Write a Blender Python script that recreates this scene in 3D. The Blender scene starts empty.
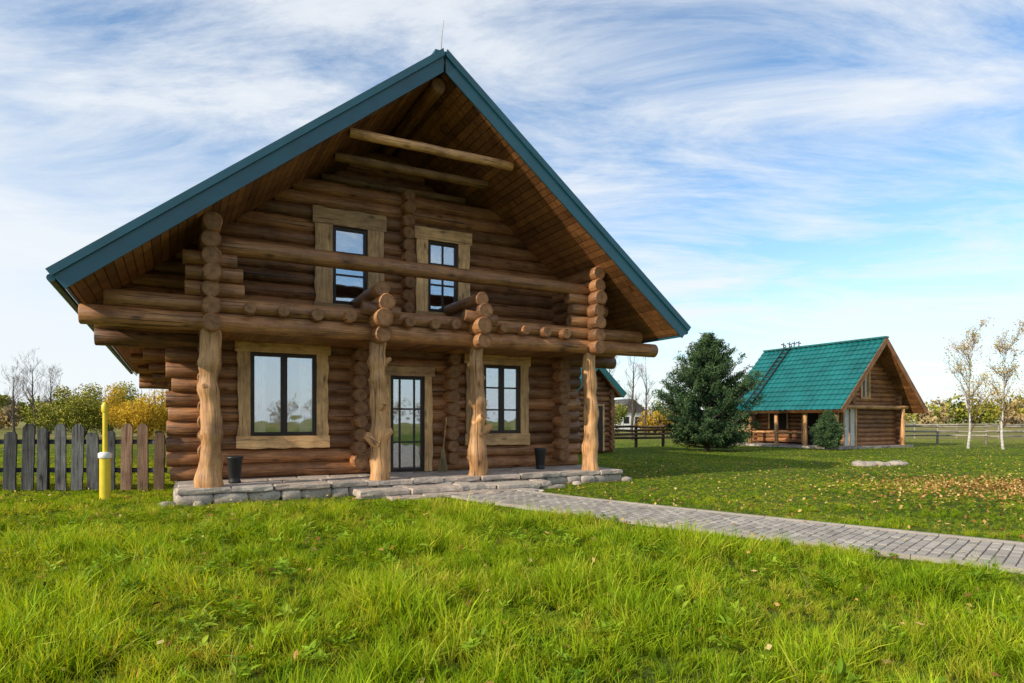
import bpy, bmesh, math, random
import numpy as np
from mathutils import Vector, Matrix, noise
random.seed(7); rng=np.random.default_rng(7)
scene=bpy.context.scene
R=random.uniform
# ------------------------------------------------------------ node helpers
class NT:
    def __init__(s,name):
        s.m=bpy.data.materials.new(name); s.m.use_nodes=True; s.t=s.m.node_tree; s.t.nodes.clear()
        s.out=s.n('ShaderNodeOutputMaterial')
    def n(s,t,**k):
        nd=s.t.nodes.new(t)
        for a,b in k.items():
            if hasattr(nd,a): setattr(nd,a,b)
        return nd
    def l(s,a,b): s.t.links.new(a,b)
    def val(s,x,sock):
        if isinstance(x,(int,float)): sock.default_value=x
        elif isinstance(x,(tuple,list)):
            sock.default_value=(tuple(x)+(1,))[:4] if len(sock.default_value)==4 else tuple(x)[:3]
        else: s.l(x,sock)
    def math(s,op,a,b=0.0,c=None,clamp=False):
        nd=s.n('ShaderNodeMath'); nd.operation=op; nd.use_clamp=clamp
        s.val(a,nd.inputs[0]); s.val(b,nd.inputs[1])
        if c is not None: s.val(c,nd.inputs[2])
        return nd.outputs[0]
    def noise(s,v,scale=5,detail=4,rough=.5,dist=0):
        nd=s.n('ShaderNodeTexNoise'); s.l(v,nd.inputs['Vector'])
        nd.inputs['Scale'].default_value=scale; nd.inputs['Detail'].default_value=detail
        nd.inputs['Roughness'].default_value=rough; nd.inputs['Distortion'].default_value=dist
        return nd.outputs[0]
    def vor(s,v,scale=5,feature='F1',out='Distance'):
        nd=s.n('ShaderNodeTexVoronoi'); nd.feature=feature; s.l(v,nd.inputs['Vector']); nd.inputs['Scale'].default_value=scale
        return nd.outputs[out]
    def ramp(s,f,stops,interp='LINEAR'):
        nd=s.n('ShaderNodeValToRGB'); s.l(f,nd.inputs[0]); cr=nd.color_ramp; cr.interpolation=interp
        while len(cr.elements)<len(stops): cr.elements.new(.5)
        for e,(p,c) in zip(cr.elements,stops):
            e.position=p
            if isinstance(c,(int,float)): c=(c,c,c)
            e.color=tuple(c)+(1,)
        return nd.outputs[0]
    def mapping(s,v,sc=(1,1,1),rot=(0,0,0),loc=(0,0,0)):
        nd=s.n('ShaderNodeMapping'); s.l(v,nd.inputs[0]); nd.inputs['Scale'].default_value=sc
        nd.inputs['Rotation'].default_value=rot; nd.inputs['Location'].default_value=loc
        return nd.outputs[0]
    def mix(s,f,a,b,bt='MIX'):
        nd=s.n('ShaderNodeMixRGB'); nd.blend_type=bt; s.val(f,nd.inputs[0]); s.val(a,nd.inputs[1]); s.val(b,nd.inputs[2])
        return nd.outputs[0]
    def attr(s,name):
        nd=s.n('ShaderNodeAttribute'); nd.attribute_name=name; return nd.outputs['Fac']
    def uv(s): return s.n('ShaderNodeTexCoord').outputs['UV']
    def obj(s): return s.n('ShaderNodeTexCoord').outputs['Object']
    def pos(s): return s.n('ShaderNodeNewGeometry').outputs['Position']
    def bsdf(s,col,rough=.6,bump=None,bs=.3,bd=.01,metal=0,spec=.5):
        p=s.n('ShaderNodeBsdfPrincipled'); s.val(col,p.inputs['Base Color']); s.val(rough,p.inputs['Roughness'])
        p.inputs['Metallic'].default_value=metal; p.inputs['Specular IOR Level'].default_value=spec
        if bump is not None:
            b=s.n('ShaderNodeBump'); b.inputs['Strength'].default_value=bs; b.inputs['Distance'].default_value=bd
            s.l(bump,b.inputs['Height']); s.l(b.outputs[0],p.inputs['Normal'])
        return p.outputs[0]
    def done(s,sh): s.l(sh,s.out.inputs[0]); return s.m

def wood(name,dark,light,rough=.5,crack=.75,stretch=16,spec=.4,knots=True,grey=None):
    t=NT(name); uv=t.uv()
    g=t.noise(t.mapping(uv,(1.0,stretch,1)),1.6,5,.65,.8)
    col=t.ramp(g,[(.28,dark),(.52,tuple((a+b)/2 for a,b in zip(dark,light))),(.72,light)])
    fine=t.noise(t.mapping(uv,(3,90,1)),1.5,2,.6)
    col=t.mix(.55,col,t.ramp(fine,[(.3,.35),(.65,1)]),'MULTIPLY')
    blot=t.noise(t.obj(),2.1,4,.65)
    col=t.mix(1,col,t.ramp(blot,[(.3,(.55,.50,.47)),(.5,(.95,.93,.9)),(.72,(1.2,1.18,1.1))]),'MULTIPLY')
    ck=t.noise(t.mapping(uv,(.5,22,1)),1.3,3,.6,.25)
    ckm=t.ramp(ck,[(.35,0),(.395,1)])
    col=t.mix(crack,col,ckm,'MULTIPLY')
    if knots:
        dv=t.mapping(uv,(1.9,5.0,1)); v=t.vor(dv,1.0)
        km=t.ramp(v,[(.05,.18),(.11,.45),(.17,.8),(.24,1)])
        col=t.mix(.85,col,km,'MULTIPLY')
    if grey: 
        gn=t.noise(t.obj(),2.3,5,.65); col=t.mix(t.ramp(gn,[(.45,0),(.7,.6)]),col,grey)
    tone=t.math('MULTIPLY_ADD',t.attr('tone'),.8,.6)
    cc=t.n('ShaderNodeCombineColor'); 
    for i in range(3): t.l(tone,cc.inputs[i])
    col=t.mix(1,col,cc.outputs[0],'MULTIPLY')
    h=t.mix(.6,g,ckm,'MULTIPLY')
    rg=t.math('MULTIPLY_ADD',fine,.5,rough-.2)
    return t.done(t.bsdf(col,rg,h,.75,.016,spec=spec))
def endgrain(name,dark,light):
    t=NT(name); uv=t.uv()
    ln=t.n('ShaderNodeVectorMath'); ln.operation='LENGTH'; t.l(uv,ln.inputs[0]); r=ln.outputs['Value']
    nz=t.noise(t.obj(),7,3,.5)
    rr=t.math('MULTIPLY_ADD',nz,.035,r)
    w=t.math('SINE',t.math('MULTIPLY',rr,420.0))
    col=t.ramp(t.math('MULTIPLY_ADD',w,.5,.5),[(0,dark),(1,light)])
    col=t.mix(1,col,t.ramp(r,[(.0,.7),(.06,1),(.12,.85),(.16,.5)]),'MULTIPLY')
    sp=t.n('ShaderNodeSeparateXYZ'); t.l(uv,sp.inputs[0])
    an=t.math('ARCTAN2',sp.outputs[0],sp.outputs[1])
    cb=t.n('ShaderNodeCombineXYZ'); t.l(t.math('MULTIPLY',an,2.2),cb.inputs[0]); t.l(t.math('MULTIPLY',t.attr('tone'),50.),cb.inputs[1])
    ck=t.noise(cb.outputs[0],2.2,2,.6)
    col=t.mix(.8,col,t.ramp(ck,[(.33,.1),(.37,1)]),'MULTIPLY')
    blot=t.noise(t.obj(),9,4,.6)
    col=t.mix(1,col,t.ramp(blot,[(.3,.6),(.7,1.1)]),'MULTIPLY')
    return t.done(t.bsdf(col,.7,w,.2,.004,spec=.2))
def flat(name,col,rough=.5,metal=0,var=.25,scale=6,spec=.5):
    t=NT(name); nz=t.noise(t.obj(),scale,5,.6)
    c=t.mix(1,col,t.ramp(nz,[(.3,1-var),(.7,1+var*.4)]),'MULTIPLY')
    return t.done(t.bsdf(c,t.math('MULTIPLY_ADD',nz,.3,rough-.15),nz,.15,.004,metal,spec))
M={}
M['log']=wood('log_wood',(.175,.068,.027),(.50,.235,.092),.44,spec=.45)
M['end']=endgrain('log_end_grain',(.18,.082,.038),(.42,.22,.10))
M['beam']=wood('beam_wood',(.23,.092,.036),(.56,.275,.108),.42,spec=.45)
M['post']=wood('post_wood',(.36,.165,.065),(.76,.44,.19),.48,.85,10)
M['trim']=wood('trim_wood',(.52,.28,.11),(.88,.57,.27),.5,.5,9)
M['plank']=wood('soffit_plank_wood',(.19,.072,.027),(.48,.22,.08),.45,.5,14)
M['dark']=wood('dark_joinery',(.022,.012,.008),(.05,.026,.016),.4,.3,16,knots=False)
M['grey']=wood('weathered_wood',(.045,.048,.052),(.16,.165,.17),.85,.8,14,.1)
M['greyb']=wood('weathered_brown_wood',(.13,.08,.055),(.28,.19,.13),.85,.8,14,.1)
M['pale']=wood('pale_rail_wood',(.28,.25,.21),(.5,.46,.39),.8,.5,14,.1)
M['teal']=flat('teal_painted_metal',(.014,.090,.125),.40,0,.25,2)
M['tealr']=flat('teal_roof_metal',(.006,.135,.135),.36,0,.35,1.2)
M['black']=flat('black_iron',(.012,.012,.012),.5)
M['yellow']=flat('yellow_paint',(.75,.58,.03),.45,0,.15)
M['white']=flat('white_paint',(.75,.75,.72),.5,0,.1)
M['cloth']=flat('curtain_cloth',(.62,.62,.58),.9,0,.2)
M['straw']=flat('broom_straw',(.42,.33,.16),.9)
M['room']=flat('dark_interior',(.012,.010,.009),.9)
def glassmat():
    t=NT('window_glass'); tr=t.n('ShaderNodeBsdfTransparent'); gl=t.n('ShaderNodeBsdfGlossy')
    gl.inputs['Roughness'].default_value=.02; gl.inputs['Color'].default_value=(.85,.93,1,1)
    nz=t.noise(t.obj(),1.5,2); b=t.n('ShaderNodeBump'); b.inputs['Strength'].default_value=.08; b.inputs['Distance'].default_value=.05
    t.l(nz,b.inputs['Height']); t.l(b.outputs[0],gl.inputs['Normal'])
    mx=t.n('ShaderNodeMixShader'); mx.inputs[0].default_value=.36
    t.l(tr.outputs[0],mx.inputs[1]); t.l(gl.outputs[0],mx.inputs[2]); return t.done(mx.outputs[0])
M['glass']=glassmat()
def stonemat(name,scale,cols):
    t=NT(name); p=t.obj(); n1=t.noise(p,3,5,.6)
    dp=t.mix(.12,p,t.n('ShaderNodeTexNoise').outputs[1],'ADD')
    c=t.vor(dp,scale,'F1','Color'); sp=t.n('ShaderNodeSeparateColor'); t.l(c,sp.inputs[0])
    col=t.ramp(sp.outputs[0],[(0,cols[0]),(.5,cols[1]),(1,cols[2])])
    fine=t.noise(p,28,6,.7); col=t.mix(.8,col,t.ramp(fine,[(.3,.55),(.7,1.15)]),'MULTIPLY')
    col=t.mix(.6,col,t.ramp(n1,[(.35,.55),(.65,1.1)]),'MULTIPLY')
    e=t.vor(dp,scale,'DISTANCE_TO_EDGE','Distance'); em=t.ramp(e,[(.01,.35),(.05,1)])
    col=t.mix(1,col,em,'MULTIPLY')
    return t.done(t.bsdf(col,.85,t.mix(.5,em,fine),.5,.02,spec=.2))
M['flag']=stonemat('flagstone',2.4,[(.42,.34,.27),(.48,.42,.35),(.36,.31,.28)])
def rockmat():
    t=NT('field_stone'); p=t.obj(); a=t.attr('tone')
    col=t.ramp(a,[(0,(.44,.37,.31)),(.35,(.54,.46,.38)),(.7,(.52,.40,.32)),(1,(.58,.51,.44))])
    f=t.noise(p,24,7,.7); col=t.mix(.85,col,t.ramp(f,[(.3,.5),(.7,1.2)]),'MULTIPLY')
    f2=t.noise(p,4,5,.7); col=t.mix(.7,col,t.ramp(f2,[(.35,.55),(.65,1.1)]),'MULTIPLY')
    return t.done(t.bsdf(col,.85,f,.6,.015,spec=.2))
M['rock']=rockmat()
def pavermat():
    t=NT('concrete_pavers'); p=t.obj(); a=t.attr('tone')
    col=t.ramp(a,[(0,(.31,.275,.235)),(.6,(.40,.36,.31)),(1,(.47,.42,.36))])
    n1=t.noise(p,1.1,5,.65); col=t.mix(.8,col,t.ramp(n1,[(.3,.65),(.7,1.1)]),'MULTIPLY')
    f=t.noise(p,60,4,.7); col=t.mix(.7,col,t.ramp(f,[(.3,.65),(.7,1.15)]),'MULTIPLY')
    return t.done(t.bsdf(col,.85,f,.4,.004,spec=.2))
M['paver']=pavermat()
# ------------------------------------------------------------ mesh builder
class MB:
    def __init__(s): s.v=[];s.f=[];s.uv=[];s.tone=[];s.mat=[];s.sm=[]
    def face(s,idx,uvs,mat,tone,smooth=False):
        s.f.append(idx); s.uv.extend(uvs); s.tone.append(tone); s.mat.append(mat); s.sm.append(smooth)
    def tube(s,pts,rad,n=14,mat=0,cap=1,tone=None,lump=.0,smooth=True,lf=1.7):
        if tone is None: tone=random.random()
        pts=[Vector(p) for p in pts]; ou=R(0,40); ov=R(0,40)
        d=(pts[-1]-pts[0]).normalized(); up=Vector((0,0,1)) if abs(d.z)<.8 else Vector((1,0,0))
        a=d.cross(up).normalized(); b=a.cross(d).normalized()
        sd=R(0,100); b0=len(s.v); L=0; Ls=[]
        for i,p in enumerate(pts):
            if i: L+=(p-pts[i-1]).length
            Ls.append(L)
            for k in range(n):
                th=2*math.pi*k/n; q=a*math.cos(th)+b*math.sin(th)
                rr=rad[i]
                if lump: rr*=1+lump*noise.noise(Vector((sd+math.cos(th)*.9,math.sin(th)*.9,L*lf)))
                s.v.append(p+q*rr)
        for i in range(len(pts)-1):
            for k in range(n):
                k2=(k+1)%n; A=b0+i*n+k;B=b0+i*n+k2;C=b0+(i+1)*n+k2;D=b0+(i+1)*n+k
                w0=ov+k/n*6.28*rad[0]; w1=ov+(k+1)/n*6.28*rad[0]
                s.face((A,B,C,D),[(ou+Ls[i],w0),(ou+Ls[i],w1),(ou+Ls[i+1],w1),(ou+Ls[i+1],w0)],mat,tone,smooth)
        if cap is not None:
            for e in (0,len(pts)-1):
                c0=len(s.v); uvs=[]
                for k in range(n):
                    co=s.v[b0+e*n+k]; s.v.append(co.copy()); o=co-pts[e]; uvs.append((o.dot(a),o.dot(b)))
                ids=list(range(c0,c0+n))
                if e==0: ids=ids[::-1]; uvs=uvs[::-1]
                s.face(ids,uvs,cap,tone)
    def log(s,p0,p1,r,mat=0,cap=1,r1=None,n=14,lump=.05,wob=.006,tone=None,bev=True):
        p0=Vector(p0);p1=Vector(p1); L=(p1-p0).length; r1=r if r1 is None else r1
        k=max(2,int(L/.45)+1); pts=[];rad=[]; d=(p1-p0)/L
        if bev: pts.append(p0);rad.append(r*.9)
        for i in range(k):
            t=i/(k-1); p=p0+(p1-p0)*t
            if bev and i==0: p=p+d*.015
            if bev and i==k-1: p=p-d*.015
            if 0<i<k-1: p=p+Vector((R(-wob,wob),R(-wob,wob),R(-wob,wob)))
            pts.append(p); rad.append((r+(r1-r)*t)*R(.985,1.015))
        if bev: pts.append(p1);rad.append(r1*.9)
        s.tube(pts,rad,n,mat,cap,tone,lump)
    def box(s,lo,hi,mat=0,tone=None,M4=None):
        if tone is None: tone=random.random()
        x0,y0,z0=lo;x1,y1,z1=hi
        P=[Vector(p) for p in [(x0,y0,z0),(x1,y0,z0),(x1,y1,z0),(x0,y1,z0),(x0,y0,z1),(x1,y0,z1),(x1,y1,z1),(x0,y1,z1)]]
        dim=[x1-x0,y1-y0,z1-z0]; la=dim.index(max(dim)); ou=R(0,40);ov=R(0,40)
        b=len(s.v)
        for p in P: s.v.append(M4@p if M4 else p)
        for f,nx in [((0,3,2,1),2),((4,5,6,7),2),((0,1,5,4),1),((2,3,7,6),1),((1,2,6,5),0),((3,0,4,7),0)]:
            ax=[a for a in (0,1,2) if a!=nx]
            if la in ax: u=la; w=[a for a in ax if a!=la][0]
            else: u,w=ax
            s.face(tuple(b+i for i in f),[(ou+P[i][u],ov+P[i][w]) for i in f],mat,tone)
    def poly_prism(s,poly,dvec,mat=0,tone=None,u=None):
        if tone is None: tone=random.random()
        poly=[Vector(p) for p in poly]; dvec=Vector(dvec); n=len(poly)
        u=(poly[1]-poly[0]).normalized() if u is None else Vector(u); w=u.cross(dvec).normalized()
        ou=R(0,40);ov=R(0,40); uvf=lambda p:(ou+p.dot(u),ov+p.dot(w)+p.dot(dvec.normalized()))
        b=len(s.v)
        s.v+= [p.copy() for p in poly]+[p+dvec for p in poly]
        s.face(tuple(range(b,b+n)),[uvf(p) for p in poly],mat,tone)
        s.face(tuple(range(b+2*n-1,b+n-1,-1)),[uvf(poly[i]) for i in range(n-1,-1,-1)],mat,tone)
        for i in range(n):
            j=(i+1)%n; s.face((b+j,b+i,b+n+i,b+n+j),[uvf(s.v[q]) for q in (b+j,b+i,b+n+i,b+n+j)],mat,tone)
    def rock(s,c,sz,mat=0,tone=None,rough=.22,sub=2,flat=False,pw=.72):
        if tone is None: tone=random.random()
        tv,tf=ICO[sub]; b=len(s.v); sd=Vector((R(0,99),R(0,99),R(0,99))); rz=R(0,6.28); cz,sn=math.cos(rz),math.sin(rz)
        for p in tv:
            q=Vector([math.copysign(abs(x)**pw,x) for x in p])
            q=q*(1+rough*noise.noise(q*1.3+sd)+rough*.4*noise.noise(q*3.1+sd))
            x,y,z=q.x*sz[0],q.y*sz[1],q.z*sz[2]
            if flat: pass
            else: x,y=x*cz-y*sn,x*sn+y*cz
            s.v.append(Vector((c[0]+x,c[1]+y,c[2]+z)))
        for f in tf: s.face(tuple(b+i for i in f),[(0,0)]*3,mat,tone,True)
    def slab(s,x0,x1,y0,y1,z0,z1,mat=0,jag=.03):
        tone=random.random(); pts=[]
        def side(ax,ay,bx,by,k):
            for i in range(k):
                t=i/k; pts.append((ax+(bx-ax)*t+R(-jag,jag),ay+(by-ay)*t+R(-jag,jag)))
        side(x0,y0,x1,y0,4);side(x1,y0,x1,y1,2);side(x1,y1,x0,y1,4);side(x0,y1,x0,y0,2)
        cx=(x0+x1)/2;cy=(y0+y1)/2; n=len(pts); b=len(s.v); lv=[(z0,.97),(z0+(z1-z0)*.3,1.0),(z0+(z1-z0)*.78,.99),(z1,.95)]
        for z,f in lv:
            for (x,y) in pts: s.v.append(Vector((cx+(x-cx)*f+R(-.006,.006),cy+(y-cy)*f+R(-.006,.006),z+R(-.004,.004))))
        for l in range(3):
            for i in range(n):
                j=(i+1)%n; s.face((b+l*n+i,b+l*n+j,b+(l+1)*n+j,b+(l+1)*n+i),[(0,0)]*4,mat,tone)
        c=len(s.v); s.v.append(Vector((cx,cy,z1+.004)))
        for i in range(n): s.face((b+3*n+i,b+3*n+(i+1)%n,c),[(0,0)]*3,mat,tone)
    def obj(s,name,mats,parent=None,fixn=False):
        me=bpy.data.meshes.new(name); me.from_pydata([tuple(v) for v in s.v],[],s.f)
        uvl=me.uv_layers.new(name='UVMap'); uvl.data.foreach_set('uv',np.array(s.uv,dtype=np.float32).ravel())
        at=me.attributes.new('tone','FLOAT','FACE'); at.data.foreach_set('value',np.array(s.tone,dtype=np.float32))
        me.polygons.foreach_set('material_index',np.array(s.mat,dtype=np.int32))
        me.polygons.foreach_set('use_smooth',np.array(s.sm,dtype=bool))
        for m in mats: me.materials.append(M[m] if isinstance(m,str) else m)
        if fixn:
            bm=bmesh.new(); bm.from_mesh(me); bmesh.ops.recalc_face_normals(bm,faces=bm.faces); bm.to_mesh(me); bm.free()
        me.update(); o=bpy.data.objects.new(name,me); scene.collection.objects.link(o)
        if parent: o.parent=parent
        return o
ICO={}
for sb in (1,2,3):
    bm=bmesh.new(); bmesh.ops.create_icosphere(bm,subdivisions=sb,radius=1); bm.verts.ensure_lookup_table()
    ICO[sb]=([v.co.copy() for v in bm.verts],[tuple(v.index for v in f.verts) for f in bm.faces]); bm.free()
def empty(name,loc,rz=0):
    e=bpy.data.objects.new(name,None); scene.collection.objects.link(e); e.location=loc; e.rotation_euler=(0,0,rz); e.empty_display_size=.3; return e
TH=math.radians(28)
# ============================================================ MAIN HOUSE
HC=(-1.64,12.4,0); house=empty('log_house',HC,TH)
TZ=.27; WY=1.45; WR=.152; PITCH=.268; TAN=.79; AP=8.04; HW=3.81; BACK=18.6
def roofz(x,off=.36): return AP-off-abs(x)*TAN
opens=[(-3.08,-1.82,1.06,2.66),(-.36,.44,TZ,2.30),(1.80,2.78,1.06,2.62),(-1.55,-.80,3.7,5.27),(.47,1.22,3.7,5.24)]
w=MB()
def wallx(mb,y,z,a,b,ops):
    segs=[(a,b)]
    for (s0,s1,z0,z1) in ops:
        if z0-.05<z<z1+.05:
            ns=[]
            for (p,q) in segs:
                if s1<=p or s0>=q: ns.append((p,q)); continue
                if s0>p: ns.append((p,s0))
                if s1<q: ns.append((s1,q))
            segs=ns
    for p,q in segs:
        if q-p>.12: mb.log((p,y,z),(q,y,z),WR*R(.95,1.04),lump=.06,wob=.009,bev=True,n=16)
z=TZ+.13
while z<7.6:
    if z<2.80: a=4.42+R(-.06,.06)
    else: a=min(5.55,(AP-.21-z)/TAN)
    yw=WY if z<6.12 else 2.75
    if a>.15: 
        wallx(w,yw,z,-a,a,opens); wallx(w,BACK,z,-min(a,5.55),min(a,5.55),[])
    z+=PITCH
z=TZ+.13-PITCH/2+PITCH
while z<roofz(HW)-.10:
    for sx in (-1,1):
        y0=WY-.42+R(-.03,.03) if z<2.82 else -.40+R(-.05,.05)
        w.log((sx*HW+R(-.012,.012),y0,z),(sx*HW,BACK+.4,z),WR*R(.94,1.06),n=18,lump=.08)
    z+=PITCH
z=TZ+.13+PITCH/2
while z<2.80:
    for sx in (-1.02,1.0): w.log((sx+R(-.015,.015),WY-.40+R(-.05,.05),z),(sx,WY+.3,z),WR*R(.86,1.02),n=18,lump=.1)
    z+=PITCH
z=3.2
while z<6.15:
    w.log((.02+R(-.02,.02),WY-.36+R(-.05,.05),z),(.02,WY+.3,z),.14*R(.9,1.02),n=18,lump=.1); z+=.262
for yy in (5.2,9.5,14.0,BACK):
    for sx in (-1,1):
        for k,zz in enumerate((2.62,2.88,3.14)):
            w.log((sx*(HW-.2),yy,zz),(sx*(4.5+.45*k),yy,zz),.13,n=12)
w.obj('log_walls',['log','end'],house)
b=MB()
b.log((-5.62,0,2.99),(5.65,0,2.99),.155,n=18)
b.log((-5.3,0,3.27),(5.2,0,3.27),.14,n=18)
for zz in (3.53,3.79,4.03):
    b.log((-4.2+R(-.05,.05),0,zz),(-3.35+R(-.06,.06),0,zz),.128,n=18,lump=.1); b.log((3.25+R(-.06,.06),0,zz),(4.2+R(-.05,.05),0,zz),.128,n=18,lump=.1)
b.log((-3.78,-.03,4.26),(3.78,-.03,4.22),.152,r1=.128,n=18)
for sx in (-1.0,1.0):
    for (dx,zz,rr,y0) in [(0,2.92,.155,-.50),(-.03,3.2,.165,-.60),(.04,3.49,.155,-.5),(0,3.74,.14,-.38)]:
        b.log((sx+dx,y0+R(-.05,.05),zz),(sx+dx,WY,zz),rr,n=20,lump=.12)
    b.log((sx-.36,-.30,3.40),(sx+.34,-.30,3.34),.12,n=16,lump=.12)
for x in (-3.2,-2.65,-2.1,-1.55,-.45,.1,.5,1.55,2.05,2.55,3.05):
    b.log((x+R(-.04,.04),-.31+R(-.05,.05),3.21+R(-.02,.02)),(x,WY,3.21),R(.095,.115),n=16,lump=.1)
for y in (-.45,.7,1.9):
    zz=6.42; hw=(AP-.34-zz)/TAN
    b.log((-hw,y,zz),(hw,y,zz),.085,n=12,mat=2)
b.log((0,-.62,AP-.47),(0,BACK+.5,AP-.47),.14,n=16)
for sx in (-2.25,2.25): b.log((sx,1.4,roofz(sx)-.12),(sx,BACK+.5,roofz(sx)-.12),.12,n=14)
b.obj('balcony_beams',['beam','end','post'],house)
f=MB()
y=-.1
while y<WY-.1:
    f.box((-HW,y,3.09),(HW,y+.14,3.13),0); y+=.145
for i in range(52):
    x=-HW+.02+i*.146; f.box((x,.02,2.835),(x+.141,WY-.02,2.86),0)
f.obj('balcony_floor',['plank'],house)
r=MB(); sl=math.atan(TAN); cs,sn=math.cos(sl),math.sin(sl); EX=5.82; LEN=EX/cs
Y0=-.86; Y1=BACK+.9
for sx in (-1,1):
    def P(d,h,y):
        return Vector((sx*(d*cs+h*sn),y,AP-d*sn+h*cs))
    r.poly_prism([P(0,-.0,Y0),P(LEN,-.0,Y0),P(LEN,-.05,Y0),P(0,-.05-.0,Y0)],(0,Y1-Y0,0),0)
    r.poly_prism([P(0.0,-.055,Y0+.02),P(LEN-.02,-.055,Y0+.02),P(LEN-.02,-.20,Y0+.02),P(0.2,-.20,Y0+.02)],(0,Y1-Y0-.04,0),1)
    r.poly_prism([P(-.0,.035,Y0-.035),P(LEN+.05,.035,Y0-.035),P(LEN+.05,-.27,Y0-.035),P(-.0+.24,-.27,Y0-.035)] ,(0,.03,0),0)
    r.poly_prism([P(-.0,.06,Y0-.075),P(LEN+.07,.06,Y0-.075),P(LEN+.07,-.05,Y0-.075),P(.06,-.05,Y0-.075)],(0,.037,0),0)
    r.poly_prism([P(LEN+.004,.0,Y0),P(LEN+.03,.0,Y0),P(LEN+.03,-.26,Y0),P(LEN+.004,-.26,Y0)],(0,Y1-Y0,0),0)
    r.tube([P(LEN+.09,-.05,Y0+.02),P(LEN+.09,-.05,Y1)],[.055,.055],10,0,0,.5)
    yy=Y0+.1
    while yy<Y1:
        r.poly_prism([P(.05,.0,yy),P(LEN,.0,yy),P(LEN,.03,yy),P(.05,.03,yy)],(0,.025,0),0); yy+=.45
    d=.22; 
    while d<LEN-.03:
        wd=min(.15,LEN-d-.005)
        r.poly_prism([P(d,-.205,Y0+.0),P(d+wd-.010,-.205,Y0),P(d+wd-.010,-.23,Y0),P(d,-.23,Y0)],(0,Y1-Y0,0),1,u=(0,1,0)); d+=.155
r.box((-.16,Y0+.02,AP+.0),(.16,Y1,AP+.045),0)
r.obj('roof',['teal','plank'],house,fixn=True)
ro=MB(); ro.tube([(0.05,Y0+.3,AP),(0.08,Y0+.3,AP+.5),(.12,Y0+.3,AP+.8)],[.008,.007,.004],6,0,0); ro.obj('lightning_rod',['pale'],house)
def board(mb,x0,x1,z0,z1,y0,y1,horizontal,outer,mat=0):
    n=12; poly=[]; sd=R(0,99)
    A=.028
    if horizontal:
        top=[(x0+(x1-x0)*i/n, z1+A*noise.noise(Vector((sd,i*.55,0)))*(1 if outer>0 else .2)) for i in range(n+1)]
        bot=[(x0+(x1-x0)*i/n, z0+A*noise.noise(Vector((sd+9,i*.55,0)))*(1 if outer<0 else .2)) for i in range(n+1)]
        pts=bot+top[::-1]; u=(1,0,0)
    else:
        rt=[(x1+A*noise.noise(Vector((sd,i*.55,0)))*(1.3 if outer>0 else .2), z0+(z1-z0)*i/n) for i in range(n+1)]
        lf=[(x0+A*noise.noise(Vector((sd+9,i*.55,0)))*(1.3 if outer<0 else .2), z0+(z1-z0)*i/n) for i in range(n+1)]
        pts=rt+lf[::-1]; u=(0,0,1)
    mb.poly_prism([(p[0],y0,p[1]) for p in pts],(0,y1-y0,0),mat,u=u)
def window(name,ox0,ox1,oz0,oz1,ix0,ix1,iz0,iz1,parent,wy,mull=True,bars=(),sill=True,curtain=.24):
    e=MB(); yf=wy-WR-.035
    board(e,ox0+.03,ix0+.02,iz0,iz1,yf,yf+.07,False,-1); board(e,ix1-.02,ox1-.03,iz0,iz1,yf,yf+.07,False,1)
    board(e,ox0-.02,ox1+.02,iz1,oz1,yf-.012,yf+.06,True,1)
    if sill: board(e,ox0,ox1,oz0,iz0,yf-.01,yf+.06,True,-1)
    e.box((ix0-.03,yf+.075,iz0-.03),(ix0-.001,wy+.2,iz1+.03),0);e.box((ix1+.001,yf+.075,iz0-.03),(ix1+.03,wy+.2,iz1+.03),0)
    e.box((ix0,yf+.075,iz1+.001),(ix1,wy+.2,iz1+.03),0); e.box((ix0,yf+.075,iz0-.03),(ix1,wy+.2,iz0-.001),0)
    fw=.075; y0=yf+.045;y1=y0+.06
    e.box((ix0+.021,y0,iz0),(ix0+.02+fw,y1,iz1),1); e.box((ix1-.02-fw,y0,iz0),(ix1-.021,y1,iz1),1)
    e.box((ix0+.02+fw,y0+.002,iz1-fw),(ix1-.02-fw,y1,iz1),1); e.box((ix0+.02+fw,y0+.002,iz0),(ix1-.02-fw,y1,iz0+fw),1)
    cx=(ix0+ix1)/2
    if mull: e.box((cx-.06,y0-.004,iz0+.001),(cx+.06,y1,iz1-.001),1)
    for (kind,v) in bars:
        if kind=='h': e.box((ix0+.02+fw,y0+.012,v-.018),(ix1-.02-fw,y1-.004,v+.018),1)
        else: e.box((v-.018,y0+.010,iz0+fw),(v+.018,y1-.004,iz1-fw),1)
    e.box((ix0+.05,y0+.03,iz0+.03),(ix1-.05,y0+.036,iz1-.03),2)
    e.box((ix0-.02,wy+.25,iz0-.05),(ix1+.02,wy+.27,iz1+.05),3)
    if curtain:
        for (c0,c1) in ((ix0+.06,ix0+.06+(ix1-ix0)*curtain),(ix1-.06-(ix1-ix0)*curtain,ix1-.06)):
            n=20; b0=len(e.v)
            for i in range(n+1):
                x=c0+(c1-c0)*i/n; yy=wy+.05+.02*math.sin(i*1.5)
                e.v+= [Vector((x,yy,iz0+.06)),Vector((x,yy,iz1-.06))]
            for i in range(n): e.face((b0+2*i,b0+2*i+2,b0+2*i+3,b0+2*i+1),[(0,0)]*4,4,.5,True)
    e.obj(name,['trim','dark','glass','room','cloth'],parent)
window('window',-3.31,-1.59,.83,2.90,-3.08,-1.82,1.06,2.66,house,WY,curtain=.2)
window('window',1.36,3.0,.80,2.83,1.80,2.78,1.06,2.62,house,WY,bars=[('h',1.6),('h',2.1)],curtain=.1)
window('window',-1.90,-.45,3.5,5.60,-1.55,-.80,3.7,5.27,house,WY,mull=False,bars=[('h',4.75),('h',4.3)],curtain=0)
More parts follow.
